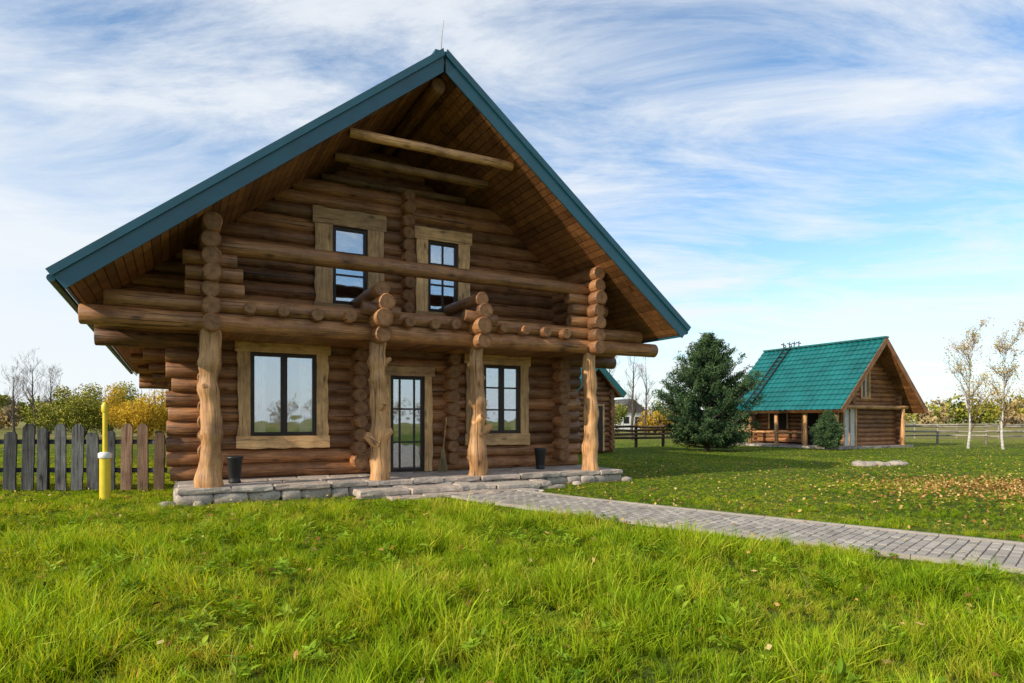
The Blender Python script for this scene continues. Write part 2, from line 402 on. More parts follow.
window('window',.2,1.5,3.5,5.50,.47,1.22,3.7,5.24,house,WY,mull=False,bars=[('h',4.3),('h',4.75),('v',.85)],curtain=0)
window('door',-.55,.62,TZ,2.5,-.36,.44,TZ,2.30,house,WY,mull=False,bars=[('v',-.12),('v',.2),('h',.9),('h',1.6)],sill=False,curtain=0)
p=MB()
def post(x,y,rb,rt,stubs,top,bow=.05):
    pts=[];rad=[]; n=34; sx,sy=R(0,99),R(0,99)
    for i in range(n+1):
        t=i/n; zz=TZ-.04+(top-TZ+.04)*t
        pts.append((x+bow*noise.noise(Vector((sx,t*3,0))),y+bow*noise.noise(Vector((sy,t*3,5))),zz))
        fl=.05*math.exp(-t*9)
        bulge=sum(.022*math.exp(-((zz-sz)/.09)**2) for (sz,_,_,_) in stubs)
        rad.append(rb+(rt-rb)*t+fl+bulge+.022*noise.noise(Vector((sx,t*9,3))))
    p.tube(pts,rad,22,0,1,R(.4,.9),.26,lf=3.2)
    for (zz,ang,ln,rr) in stubs:
        d=Vector((math.cos(ang),math.sin(ang),.55)).normalized(); c=Vector((x,y,zz-.06))
        p.tube([c,c+d*(rb*.75),c+d*(rb+ln*.6),c+d*(rb+ln)],[rr*2.1,rr*1.6,rr,rr*.75],14,0,1,R(.4,1),.2,lf=4)
post(-HW,0,.170,.145,[(1.1,3.4,.03,.05),(1.9,-2.2,.03,.04),(2.3,-.6,.03,.04)],2.86)
post(-.98,-.05,.15,.13,[(1.02,3.0,.13,.08),(1.12,-.3,.13,.085),(1.62,-1.2,.05,.06),(2.1,2.6,.05,.05),(1.75,.2,.06,.05),(2.45,.1,.12,.055),(2.4,3.1,.08,.05)],2.80)
post(1.04,-.05,.165,.13,[(1.15,-.2,.18,.075),(1.7,2.9,.05,.06),(1.4,-1.4,.05,.07),(2.2,.3,.05,.05),(.6,3.2,.07,.06),(2.45,3.0,.06,.05),(.75,-.3,.05,.06)],2.80)
post(HW,0,.160,.145,[(1.5,-.4,.04,.05),(.8,2.8,.04,.05),(2.1,2.9,.03,.04)],2.86)
p.obj('porch_posts',['post','end'],house)
# terrace: flat pale slabs on a low stone course
t=MB()
t.box((-4.2,-.12,-.1),(4.4,WY-.1,TZ-.03),1)
t.box((-1.45,-.72,-.1),(2.25,-.121,.10),1)
t.box((-4.3,WY-.1,-.1),(4.3,BACK+.2,TZ-.04),1)
y=-.28
while y<WY-.15:
    dy=R(.34,.5) if y>-.2 else .46; x=-4.34+R(-.05,.05)
    while x<4.45:
        l=R(.55,1.15); t.slab(x+.010,min(x+l,4.55)-.010,y+.010+R(-.02,.02),min(y+dy,WY+.05)-.010,TZ-.10,TZ-.005+R(-.008,.004),0,jag=.022); x+=l
    y+=dy
x=-4.3
while x<4.5:
    l=R(.25,.55); t.rock((x+l*.5,-.15+R(-.03,.02),.075),(l*.53,R(.08,.11),.095),0,flat=True,pw=.4,rough=.15,tone=R(0,.5)); x+=l
for xx in (-4.25,4.45):
    y=-.1
    while y<WY:
        l=R(.2,.4); t.rock((xx,y+l*.5,.075),(.1,l*.54,.095),0,flat=True,pw=.4,rough=.15); y+=l
x=-1.55
while x<2.2:
    l=R(.6,1.05); t.slab(x+.010,min(x+l,2.35)-.010,-.82+R(-.04,.04),-.29,.03,.140+R(-.008,.008),0,jag=.03); t.rock((x+l*.5,-.7,.01),(l*.5,.1,.05),0,flat=True,pw=.5); x+=l
x=-1.1
while x<1.7:
    l=R(.5,.8); t.slab(x+.02,x+l-.02,-1.22+R(-.05,.05),-.86,-.03,.045+R(-.008,.008),0,jag=.04); x+=l
for x,y,s in [(-4.45,-.35,.13),(-4.0,-.4,.1),(4.65,-.2,.14),(3.2,-.4,.1)]:
    t.rock((x,y,.02),(s,s*.8,s*.6),0)
t.obj('stone_terrace',['rock','flag'],house,fixn=False)
def lathe(name,prof,mat,loc):
    m=MB(); m.tube([(0,0,z) for r_,z in prof],[r_ for r_,z in prof],20,0,0,.5); o=m.obj(name,[mat],None); o.location=loc; return o
def hw(x,y,z): 
    return (HC[0]+x*math.cos(TH)-y*math.sin(TH),HC[1]+x*math.sin(TH)+y*math.cos(TH),z)
for loc in (hw(-3.4,.45,TZ),hw(2.95,.7,TZ)):
    lathe('ash_urn',[(.10,0),(.11,.02),(.085,.05),(.10,.1),(.125,.4),(.14,.43),(.14,.46),(.12,.46),(.11,.42),(.02,.40)],'black',loc)
br=MB(); br.tube([(0,0,.42),(.06,.1,1.15)],[.014,.013],8,0,0)
for i in range(140):
    a=R(0,6.28);q=R(0,1)**.5; br.tube([(math.cos(a)*.03*q,math.sin(a)*.03*q,.48),(math.cos(a)*.05*q,math.sin(a)*.04*q,.3),(math.cos(a)*.12*q+R(-.01,.01),math.sin(a)*.06*q-.03,.0+R(0,.05))],[.003,.003,.002],3,1,None)
o=br.obj('besom_broom',['post','straw']); o.location=hw(.72,.98,TZ)

# ============================================================ SMALL LOG HOUSE
def gable_roof(mb,ap,hw_,ez,y0,y1,mt=0,mw=1,th=.14):
    sl=math.atan2(ap-ez,hw_); cs,sn=math.cos(sl),math.sin(sl); L=hw_/cs
    for sx in (-1,1):
        P=lambda d,h,y: Vector((sx*(d*cs+h*sn),y,ap-d*sn+h*cs))
        mb.poly_prism([P(0,-.03,y0+.01),P(L-.01,-.03,y0+.01),P(L-.01,-th,y0+.01),P(.12,-th,y0+.01)],(0,y1-y0-.02,0),mw,u=(0,1,0))
        d=.15
        while d<L-.1:
            mb.poly_prism([P(d,-th-.004,y0+.02),P(d+.135,-th-.004,y0+.02),P(d+.135,-th-.02,y0+.02),P(d,-th-.02,y0+.02)],(0,y1-y0-.04,0),mw,u=(0,1,0)); d+=.15
        ny=int((y1-y0)/.045); step=.35; nd=int(L/step)+1; rows=[]
        for k in range(nd):
            d0=k*step; d1=min(L+.03,(k+1)*step)
            for (dd,lift) in ((d0,.0),(d1,.045)): rows.append((dd,lift))
        b0=len(mb.v)
        for dd,lift in rows:
            for j in range(ny+1):
                yy=y0-.02+(y1-y0+.04)*j/ny; mb.v.append(P(dd,lift+.045*abs(math.cos(yy*math.pi/.3)),yy))
        for i in range(len(rows)-1):
            for j in range(ny):
                A=b0+i*(ny+1)+j
                q=(A,A+1,A+ny+2,A+ny+1) if sx<0 else (A,A+ny+1,A+ny+2,A+1)
                mb.face(q,[(0,0)]*4,mt,.5,False)
        mb.poly_prism([P(0,.07,y0-.05),P(L+.03,.07,y0-.05),P(L+.03,-th-.04,y0-.05),P(.15,-th-.04,y0-.05)],(0,.03,0),2)
        mb.poly_prism([P(L+.0,.0,y0),P(L+.025,.0,y0),P(L+.025,-th-.02,y0),P(L+.0,-th-.02,y0)],(0,y1-y0,0),2)
    mb.box((-.15,y0-.05,ap+.03),(.15,y1,ap+.11),mt)
SC=(18.15,31.05,0); sh=empty('log_cottage',SC,TH)
g=MB(); gable_roof(g,5.33,3.38,1.85,0,7.2)
g.obj('roof',['tealr','plank','plank'],sh)
g=MB(); z=.2; WYs=.9
opn=[(-2.05,-1.0,.1,2.1),(-.75,-.1,2.5,3.9)]
while z<4.8:
    hwz=2.45 if z<2.2 else (5.1-z)/1.03-.02
    a=1.9 if z<2.2 else hwz
    if hwz>.2:
        segs=[(-min(a,hwz),hwz)]
        for (s0,s1,z0,z1) in opn:
            if z0<z<z1:
                ns=[]
                for p_,q_ in segs:
                    if s1<=p_ or s0>=q_: ns.append((p_,q_)); continue
                    if s0>p_: ns.append((p_,s0))
                    if s1<q_: ns.append((s1,q_))
                segs=ns
        for p_,q_ in segs:
            if q_-p_>.1: g.log((p_,WYs,z),(q_,WYs,z),.125,n=10)
        g.log((-min(a,hwz),6.4,z),(hwz,6.4,z),.125,n=8)
    if z<2.6:
        g.log((2.2,WYs-.3,z+.11),(2.2,6.7,z+.11),.125,n=10)
    if z<3.0: g.log((-1.55,WYs-.3 if z>2 else WYs,z+.11),(-1.55,6.7,z+.11),.125,n=10)
    z+=.22
for yy in (.5,2.2,3.9,5.6,6.8): g.log((-3.0,yy,0),(-3.0,yy,1.95),.1,n=10,mat=2)
g.log((-3.0,.1,1.9),(-3.0,7.1,1.9),.1,n=10,mat=2); g.log((-3.0,2.2,.75),(-3.0,3.9,.75),.06,n=8,mat=2);g.log((-3.0,3.9,.75),(-3.0,6.8,.75),.06,n=8,mat=2)
g.log((-3.1,.5,2.0),(2.6,.5,2.0),.1,n=10,mat=2); g.log((2.2,.5,0),(2.2,.5,1.95),.1,n=10,mat=2)
g.obj('walls',['log','end','post'],sh)
g=MB(); g.box((-3.3,.2,-.1),(2.6,7,.11),0); g.obj('plinth',['flag'],sh)
g=MB()
g.box((-2.0,WYs-.02,.12),(-1.05,WYs+.02,2.05),2); g.box((-2.05,WYs-.08,.12),(-1.95,WYs+.06,2.1),0);g.box((-1.1,WYs-.08,.12),(-1.0,WYs+.06,2.1),0);g.box((-2.05,WYs-.082,2.05),(-1.0,WYs+.06,2.15),0); g.box((-1.55,WYs-.07,.12),(-1.49,WYs-.0,2.05),0)
g.box((-.72,WYs-.02,2.5),(-.13,WYs+.02,3.88),2); g.box((-.8,WYs-.15,2.45),(-.7,WYs+.04,3.95),0); g.box((-.15,WYs-.15,2.45),(-.05,WYs+.04,3.95),0); g.box((-.8,WYs-.152,3.86),(-.05,WYs+.04,3.96),0);g.box((-.8,WYs-.152,2.42),(-.05,WYs+.04,2.52),0);g.box((-.45,WYs-.1,2.5),(-.4,WYs+.0,3.88),0)
for (y0,y1,z0,z1) in ((2.4,3.3,.15,2.0),(4.3,5.4,.9,1.8)):
    g.box((-1.72,y0,z0),(-1.69,y1,z1),1); 
    for q in ((y0-.08,y0,z0,z1+.08),(y1,y1+.08,z0,z1+.08)): g.box((-1.74,q[0],q[2]),(-1.68,q[1],q[3]),0)
g.obj('joinery',['trim','room','cloth'],sh)
g=MB()
sl=math.atan2(5.33-1.85,3.38)
def RP(d,h,y): return Vector((-(d*math.cos(sl)+h*math.sin(sl)),y,5.33-d*math.sin(sl)+h*math.cos(sl)))
for y in (5.35,5.75): g.tube([RP(-.15,.14,y),RP(4.4,.14,y)],[.035,.035],6,0,0)
d=.1
while d<4.4: g.tube([RP(d,.14,5.35),RP(d,.14,5.75)],[.025,.025],6,0,0); d+=.32
for y in (4.9,5.2,5.5,5.9): 
    g.tube([(0,y,5.35),(0.02,y,5.75)],[.035,.025],6,0,0)
    g.tube([(0.02,y-.12,5.6),(0,y+.15,5.68)],[.03,.03],6,0,0)
g.obj('roof_ladder',['black'],sh)
sd=empty('garden_shed',(3.5,26.0,0),TH)
g=MB(); gable_roof(g,3.7,1.35,2.45,0,3.2); g.obj('roof',['tealr','plank','tealr'],sd)
g=MB(); z=.15
while z<3.3:
    a=1.0 if z<2.45 else (3.45-z)*1.05
    g.log((-a,.4,z),(a,.4,z),.12,n=10); g.log((-a,2.9,z),(a,2.9,z),.12,n=8)
    if z<2.5:
        for sx in (-.9,.9): g.log((sx,.2,z+.1),(sx,3.1,z+.1),.12,n=10)
    z+=.21
g.obj('walls',['log','end'],sd)
g=MB(); g.box((-.4,.24,.1),(.4,.27,1.95),1); g.box((-.48,.22,.1),(-.4,.29,2.03),0); g.box((.4,.22,.1),(.48,.29,2.03),0); g.box((-.4,.22,1.95),(.4,.288,2.03),0)
g.obj('door',['trim','dark'],sd)

# ============================================================ PATH
pd=Vector((.737,-.676,0)).normalized(); pn=Vector((-pd.y,pd.x,0)); ps=Vector((-.30,11.15,0)); PW=.72
path=MB(); 
def path_pt(u,v):
    bend=.35*math.exp(-u/1.6)
    q=ps+pd*u+pn*(v+bend*.6); return q
u=-.6
nrow=0
while u<17:
    v=-PW+(.1 if nrow%2 else 0)
    if nrow%2: cells=[(-PW,-PW+.1)]
    else: cells=[]
    while v<PW-.01: cells.append((v,min(v+.2,PW))); v+=.2
    for (a,c) in cells:
        g_=.005; zt=.033+R(-.004,.004)+.006*noise.noise(Vector((u*1.5,a*2,0))); be=.006
        q=[path_pt(u+g_,a+g_),path_pt(u+.1-g_,a+g_),path_pt(u+.1-g_,c-g_),path_pt(u+g_,c-g_)]
        cen=sum(q,Vector())/4; b0=len(path.v); tn=min(1,max(0,random.gauss(.5,.3)))
        for p_ in q: path.v.append(Vector((p_.x,p_.y,0)))
        for p_ in q: path.v.append(Vector((p_.x,p_.y,zt-be)))
        for p_ in q:
            d_=(cen-p_); d_.normalize(); path.v.append(Vector((p_.x+d_.x*be*1.4,p_.y+d_.y*be*1.4,zt)))
        for k in range(4):
            k2=(k+1)%4
            path.face((b0+k,b0+k2,b0+4+k2,b0+4+k),[(0,0)]*4,0,tn); path.face((b0+4+k,b0+4+k2,b0+8+k2,b0+8+k),[(0,0)]*4,0,tn)
        path.face((b0+8,b0+9,b0+10,b0+11),[(0,0)]*4,0,tn)
    u+=.1; nrow+=1
for sgn in (-1,1):
    u=-.6
    while u<17:
        a=path_pt(u+.004,sgn*(PW+.005)); b_=path_pt(u+.996,sgn*(PW+.005)); a2=path_pt(u+.004,sgn*(PW+.065)); b2=path_pt(u+.996,sgn*(PW+.065))
        path.poly_prism([(a.x,a.y,0),(b_.x,b_.y,0),(b2.x,b2.y,0),(a2.x,a2.y,0)],(0,0,.05),0,.6); u+=1
path.obj('paved_path',['paver'],fixn=True)
bed=MB(); 
mid=[path_pt(x,-PW-.05) for x in np.linspace(-.7,17,24)]; mid2=[path_pt(x,PW+.05) for x in np.linspace(-.7,17,24)]
for i in range(23):
    b0=len(bed.v); bed.v+= [Vector((q.x,q.y,.018)) for q in (mid[i],mid[i+1],mid2[i+1],mid2[i])]; bed.face((b0,b0+1,b0+2,b0+3),[(0,0)]*4,0,.0)
M['sand']=flat('joint_sand',(.12,.105,.075),.9,0,.4,20)
bed.obj('path_bedding',['sand'])
# ============================================================ GROUND
def groundmat():
    t=NT('grassy_ground'); p=t.pos()
    n1=t.noise(p,.35,6,.6); n2=t.noise(p,9,6,.75); n3=t.noise(p,.02,3,.5)
    near=t.ramp(n1,[(.3,(.065,.105,.010)),(.55,(.11,.155,.018)),(.75,(.18,.17,.04))])
    near=t.mix(.9,near,t.ramp(n2,[(.35,.3),(.65,1.4)]),'MULTIPLY')
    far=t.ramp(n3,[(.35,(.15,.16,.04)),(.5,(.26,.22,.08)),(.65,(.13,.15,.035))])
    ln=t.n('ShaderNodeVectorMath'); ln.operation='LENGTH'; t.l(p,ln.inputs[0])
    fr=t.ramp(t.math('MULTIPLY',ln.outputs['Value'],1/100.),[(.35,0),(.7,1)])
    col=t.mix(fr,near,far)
    return t.done(t.bsdf(col,.95,n2,1,.08,spec=.05))
gm=MB(); 
rings=[0,1,2,3,5,8,12,18,26,40,60,100,180,350,700,1400,2600]; nseg=64
gm.v.append(Vector((0,10,0)))
for rr in rings[1:]:
    for k in range(nseg):
        a=2*math.pi*k/nseg; gm.v.append(Vector((rr*math.cos(a),rr*math.sin(a)+10,0)))
for k in range(nseg): gm.face((0,1+k,1+(k+1)%nseg),[(0,0)]*3,0,.5)
for i in range(len(rings)-2):
    for k in range(nseg):
        A=1+i*nseg+k;B=1+i*nseg+(k+1)%nseg; gm.face((A,A+nseg,B+nseg,B),[(0,0)]*4,0,.5)
gm.obj('ground',[groundmat()])
# ============================================================ GRASS
def leafmat(name,stops,trans=.45,patch=.5,rough=.55):
    t=NT(name); p=t.pos(); oi=t.n('ShaderNodeObjectInfo')
    n1=t.noise(p,patch,3,.6)
    f=t.math('ADD',t.math('MULTIPLY',n1,.9),t.math('MULTIPLY_ADD',oi.outputs['Random'],.5,-.2))
    col=t.ramp(f,stops)
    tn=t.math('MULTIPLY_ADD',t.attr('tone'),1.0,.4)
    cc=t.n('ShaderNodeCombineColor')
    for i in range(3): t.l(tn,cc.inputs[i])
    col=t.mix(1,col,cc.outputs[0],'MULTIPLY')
    df=t.n('ShaderNodeBsdfPrincipled'); t.l(col,df.inputs['Base Color']); df.inputs['Roughness'].default_value=rough; df.inputs['Specular IOR Level'].default_value=.12
    tl=t.n('ShaderNodeBsdfTranslucent'); cw=t.mix(1,col,(1.8,1.4,.3),'MULTIPLY'); t.l(cw,tl.inputs[0])
    mx=t.n('ShaderNodeMixShader'); mx.inputs[0].default_value=trans; t.l(df.outputs[0],mx.inputs[1]); t.l(tl.outputs[0],mx.inputs[2])
    return t.done(mx.outputs[0])
M['grass']=leafmat('grass_blade',[(.2,(.12,.22,.006)),(.42,(.22,.35,.010)),(.62,(.34,.43,.018)),(.85,(.50,.44,.08))],.42,.7)
M['weed']=leafmat('weed_leaf',[(.2,(.15,.27,.015)),(.6,(.26,.40,.025)),(.9,(.38,.44,.05))],.4,1.5)
M['dry']=leafmat('dry_stalk',[(.2,(.40,.30,.13)),(.9,(.55,.45,.22))],.3,1.5)
def mkcoll(name,items):
    c=bpy.data.collections.new(name)
    for o in items:
        for u_ in list(o.users_collection): u_.objects.unlink(o)
        c.objects.link(o)
    return c
def tuft(name,nb,h,wd,spread,lean,mat='grass'):
    m=MB()
    for i in range(nb):
        a=R(0,6.28); q=R(0,spread); x,y=math.cos(a)*q,math.sin(a)*q
        d=R(0,6.28); ln=R(.1,1)*lean; hh=h*R(.4,1.1); ww=wd*R(.6,1.3); pa=R(0,3.14)
        px,py=math.cos(pa)*ww,math.sin(pa)*ww; b0=len(m.v); ns=4
        for k in range(ns):
            t_=k/(ns-1); bx=x+math.cos(d)*ln*hh*t_**1.8; by=y+math.sin(d)*ln*hh*t_**1.8; bz=hh*(t_-.25*ln*t_*t_)-.01
            f_=1-t_**1.6
            if k<ns-1: m.v+= [Vector((bx-px*f_,by-py*f_,bz)),Vector((bx+px*f_,by+py*f_,bz))]
            else: m.v.append(Vector((bx,by,bz)))
        tb=R(-.25,.25)
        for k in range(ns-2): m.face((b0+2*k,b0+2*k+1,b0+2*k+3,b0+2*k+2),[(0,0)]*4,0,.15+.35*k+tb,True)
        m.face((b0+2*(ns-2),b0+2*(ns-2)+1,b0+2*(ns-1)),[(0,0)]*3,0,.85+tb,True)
    return m.obj(name,[mat])
def weed(name,nl,L,wd):
    m=MB()
    for i in range(nl):
        a=i*2.4+R(-.4,.4); l=L*R(.5,1.1); w_=wd*R(.7,1.2); el=R(.4,1.25); b0=len(m.v); n=5; ox,oy=R(-.03,.03),R(-.03,.03); oz=R(0,.05)
        dx,dy=math.cos(a),math.sin(a)
        for k in range(n+1):
            t_=k/n; rr=l*t_*math.cos(el*(1-.6*t_)); zz=oz+l*math.sin(el)*t_*(1-.5*t_); hw_=w_*math.sin(math.pi*min(.97,.10+t_*.88))
            m.v+= [Vector((ox+dx*rr-dy*hw_,oy+dy*rr+dx*hw_,zz+.006)),Vector((ox+dx*rr,oy+dy*rr,zz)),Vector((ox+dx*rr+dy*hw_,oy+dy*rr-dx*hw_,zz+.006))]
        tn=R(.2,.9)
        for k in range(n):
            for s_ in (0,1):
                A=b0+3*k+s_; m.face((A,A+1,A+4,A+3),[(0,0)]*4,0,tn,True)
    return m.obj(name,['weed'])
def scatter(name,pts,scl,coll,nitems,tilt=.15):
    n=len(pts); me=bpy.data.meshes.new(name); me.vertices.add(n); me.vertices.foreach_set('co',pts.astype(np.float32).ravel())
    rot=np.zeros((n,3),np.float32); rot[:,0]=rng.normal(0,tilt,n); rot[:,1]=rng.normal(0,tilt,n); rot[:,2]=rng.uniform(0,6.28,n)
    a=me.attributes.new('rot','FLOAT_VECTOR','POINT'); a.data.foreach_set('vector',rot.ravel())
    a=me.attributes.new('scl','FLOAT','POINT'); a.data.foreach_set('value',scl.astype(np.float32))
    a=me.attributes.new('idx','INT','POINT'); a.data.foreach_set('value',rng.integers(0,nitems,n).astype(np.int32))
    o=bpy.data.objects.new(name,me); scene.collection.objects.link(o)
    ng=bpy.data.node_groups.new(name+'_gn','GeometryNodeTree')
    ng.interface.new_socket('Geometry',in_out='INPUT',socket_type='NodeSocketGeometry'); ng.interface.new_socket('Geometry',in_out='OUTPUT',socket_type='NodeSocketGeometry')
    N=ng.nodes; gi=N.new('NodeGroupInput'); go=N.new('NodeGroupOutput'); ip=N.new('GeometryNodeInstanceOnPoints'); ci=N.new('GeometryNodeCollectionInfo')
    ci.inputs['Collection'].default_value=coll; ci.inputs['Separate Children'].default_value=True; ci.inputs['Reset Children'].default_value=True
    def na(nm,dt):
        q=N.new('GeometryNodeInputNamedAttribute'); q.data_type=dt; q.inputs['Name'].default_value=nm; return q.outputs[0]
    L=ng.links; L.new(gi.outputs[0],ip.inputs['Points']); L.new(ci.outputs[0],ip.inputs['Instance']); ip.inputs['Pick Instance'].default_value=True
    L.new(na('idx','INT'),ip.inputs['Instance Index']); L.new(na('rot','FLOAT_VECTOR'),ip.inputs['Rotation']); L.new(na('scl','FLOAT'),ip.inputs['Scale'])
    L.new(ip.outputs[0],go.inputs[0]); md=o.modifiers.new('scatter','NODES'); md.node_group=ng
    return o
def pathuv(x,y):
    rx=x-ps.x; ry=y-ps.y; u_=rx*pd.x+ry*pd.y; v_=rx*pn.x+ry*pn.y-.21*np.exp(-np.clip(u_,-1,50)/1.6); return u_,v_
def allowed(x,y):
    u_,v_=pathuv(x,y)
    onp=(np.abs(v_)<PW+.05)&(u_>-.7)&(u_<17)
    hx=x-HC[0]; hy=y-HC[1]; lx=hx*math.cos(TH)+hy*math.sin(TH); ly=-hx*math.sin(TH)+hy*math.cos(TH)
    onh=(np.abs(lx-.05)<4.4)&(ly>-.26)&(ly<19)
    onh|=(lx>-1.55)&(lx<2.3)&(ly>-.82)&(ly<0)
    onh|=(lx>-1.1)&(lx<1.8)&(ly>-1.2)&(ly<0)
    hx=x-SC[0]; hy=y-SC[1]; lx=hx*math.cos(TH)+hy*math.sin(TH); ly=-hx*math.sin(TH)+hy*math.cos(TH)
    ons=(np.abs(lx)<3.2)&(ly>.2)&(ly<7)
    return ~(onp|onh|ons)
def fbm(x,y,s,seed=0):
    out=np.zeros(len(x)); 
    for i in range(len(x)): out[i]=noise.noise(Vector((x[i]*s+seed,y[i]*s,seed*1.7)))
    return out
def sample(y0,y1,dens,slack=1.0):
    xm=.86*y1+slack; A=2*xm*(y1-y0); n=int(A*dens)
    x=rng.uniform(-xm,xm,n); y=rng.uniform(y0,y1,n); k=(np.abs(x)<.86*y+slack)&allowed(x,y)
    return x[k],y[k]
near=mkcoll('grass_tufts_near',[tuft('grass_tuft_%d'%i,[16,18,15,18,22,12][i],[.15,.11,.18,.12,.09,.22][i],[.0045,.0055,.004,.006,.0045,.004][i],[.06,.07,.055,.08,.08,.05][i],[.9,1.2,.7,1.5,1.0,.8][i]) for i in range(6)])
farc=mkcoll('grass_tufts_far',[tuft('lawn_tuft_%d'%i,16,.10,.007,.10,.9) for i in range(4)])
def hscale(x,y,s):
    u_,v_=pathuv(x,y)
    s=np.where(v_>0,s*.42,s)
    s=s*np.where(v_<0,np.clip(.45+(-v_-PW)*.55,.45,1),1)
    hx=x-HC[0]; hy=y-HC[1]; ly=-hx*math.sin(TH)+hy*math.cos(TH)
    s=s*np.where(ly<-.2,np.clip(.5+(-ly-.3)*.22,.5,1),.75)
    return s
P=[];S=[]
for (y0,y1,de) in ((1.6,4.5,400),(4.5,7,300),(7,10,200)):
    x,y=sample(y0,y1,de); n1=fbm(x,y,.8,3); n2=fbm(x,y,2.4,8); n3=fbm(x,y,6,5)
    s=np.clip(.82+.8*n1+1.0*n2+.5*n3,.48,1.8)
    s=np.maximum(hscale(x,y,s),.26)
    P.append(np.stack([x,y,np.zeros_like(x)],1)); S.append(s*rng.uniform(.75,1.25,len(x)))
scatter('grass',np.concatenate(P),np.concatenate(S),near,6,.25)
P=[];S=[]
for (y0,y1,de,sc) in ((10,15,110,.95),(15,24,45,1.0),(24,45,11,1.3)):
    x,y=sample(y0,y1,de); n1=fbm(x,y,.5,3); n2=fbm(x,y,2.0,8)
    s=np.clip(.85+.7*n1+.5*n2,.35,1.5)*sc
    s=np.maximum(hscale(x,y,s),.36*sc)
    P.append(np.stack([x,y,np.zeros_like(x)],1)); S.append(s)
scatter('lawn',np.concatenate(P),np.concatenate(S),farc,4)
wdc=mkcoll('weed_plants',[weed('weed_plant_0',12,.085,.013),weed('weed_plant_1',16,.065,.011),weed('weed_plant_2',10,.10,.010),weed('weed_plant_3',14,.05,.014)])
x,y=sample(2,10,30); k=fbm(x,y,1.3,21)+rng.normal(0,.15,len(x))>.05; x,y=x[k],y[k]
scatter('weeds',np.stack([x,y,rng.uniform(.02,.07,len(x))],1),hscale(x,y,np.ones(len(x)))*rng.uniform(.7,1.3,len(x)),wdc,4,.3)
ds=mkcoll('dry_stalks',[tuft('dry_stalk_%d'%i,3,.36,.002,.04,.6,'dry') for i in range(3)])
x,y=sample(2.5,11,1.1); u_,v_=pathuv(x,y); k=v_<0; x,y=x[k],y[k]
scatter('dry_grass',np.stack([x,y,np.zeros_like(x)],1),rng.uniform(.4,1.2,len(x)),ds,3,.4)
# ============================================================ quads cloud helper
def quads(name,C,size,asp,mat,tone,up=0.0,parent=None,flatz=None):
    n=len(C); d=rng.normal(size=(n,3)); d[:,2]+=up; d/=np.linalg.norm(d,axis=1)[:,None]
    e=rng.normal(size=(n,3)); e-= (e*d).sum(1)[:,None]*d; e/=np.linalg.norm(e,axis=1)[:,None]
    if flatz is not None:
        d=rng.normal(size=(n,3)); d[:,2]*=flatz; d/=np.linalg.norm(d,axis=1)[:,None]
        e=np.cross(d,np.array([0,0,1.])+rng.normal(size=(n,3))*flatz); e/=np.linalg.norm(e,axis=1)[:,None]
    s=(size*rng.uniform(.6,1.3,n))[:,None]
    V=np.stack([C-d*s*.5,C+e*s*asp*.5,C+d*s*.5,C-e*s*asp*.5],1).reshape(-1,3)
    me=bpy.data.meshes.new(name); me.vertices.add(4*n); me.vertices.foreach_set('co',V.astype(np.float32).ravel())
    me.loops.add(4*n); me.loops.foreach_set('vertex_index',np.arange(4*n,dtype=np.int32)); me.polygons.add(n)
    me.polygons.foreach_set('loop_start',np.arange(0,4*n,4,dtype=np.int32)); 
    a=me.attributes.new('tone','FLOAT','FACE'); a.data.foreach_set('value',tone.astype(np.float32))
    me.update(calc_edges=True); me.materials.append(mat); o=bpy.data.objects.new(name,me); scene.collection.objects.link(o)
    if parent: o.parent=parent
    return o
def tonemat(name,stops,trans=.3):
    t=NT(name); f=t.attr('tone'); col=t.ramp(f,stops)
    df=t.n('ShaderNodeBsdfDiffuse'); t.l(col,df.inputs[0])
    if trans<=0: return t.done(df.outputs[0])
    tl=t.n('ShaderNodeBsdfTranslucent'); t.l(col,tl.inputs[0]); mx=t.n('ShaderNodeMixShader'); mx.inputs[0].default_value=trans
    t.l(df.outputs[0],mx.inputs[1]); t.l(tl.outputs[0],mx.inputs[2]); return t.done(mx.outputs[0])
M['leaflit']=tonemat('fallen_leaf',[(0,(.14,.06,.025)),(.35,(.32,.15,.05)),(.7,(.50,.30,.10)),(1,(.55,.43,.18))],0)
x1,y1=sample(2.5,11,9); 
n=6500; cx=rng.normal(10.4,1.9,n); cy=rng.normal(12.4,1.3,n); k=allowed(cx,cy)&(pathuv(cx,cy)[1]>0); cx,cy=cx[k],cy[k]
x3,y3=sample(8,20,6); x4,y4=sample(9,24,5); k=x4>1; x4,y4=x4[k],y4[k]
C=np.concatenate([np.stack([x1,y1,rng.uniform(.02,.12,len(x1))],1)]+[np.stack([a,b_,rng.uniform(.03,.07,len(a))],1) for a,b_ in ((cx,cy),(x3,y3),(x4,y4))])
quads('fallen_leaves',C,.055,.65,M['leaflit'],rng.random(len(C)),flatz=.5)
uu=rng.uniform(0,13,70); vv=rng.uniform(-.7,.7,70); C=np.array([tuple(path_pt(a,b_))[:2]+(.045,) for a,b_ in zip(uu,vv)]); quads('path_leaves',C,.05,.7,M['leaflit'],rng.random(70),flatz=.15)
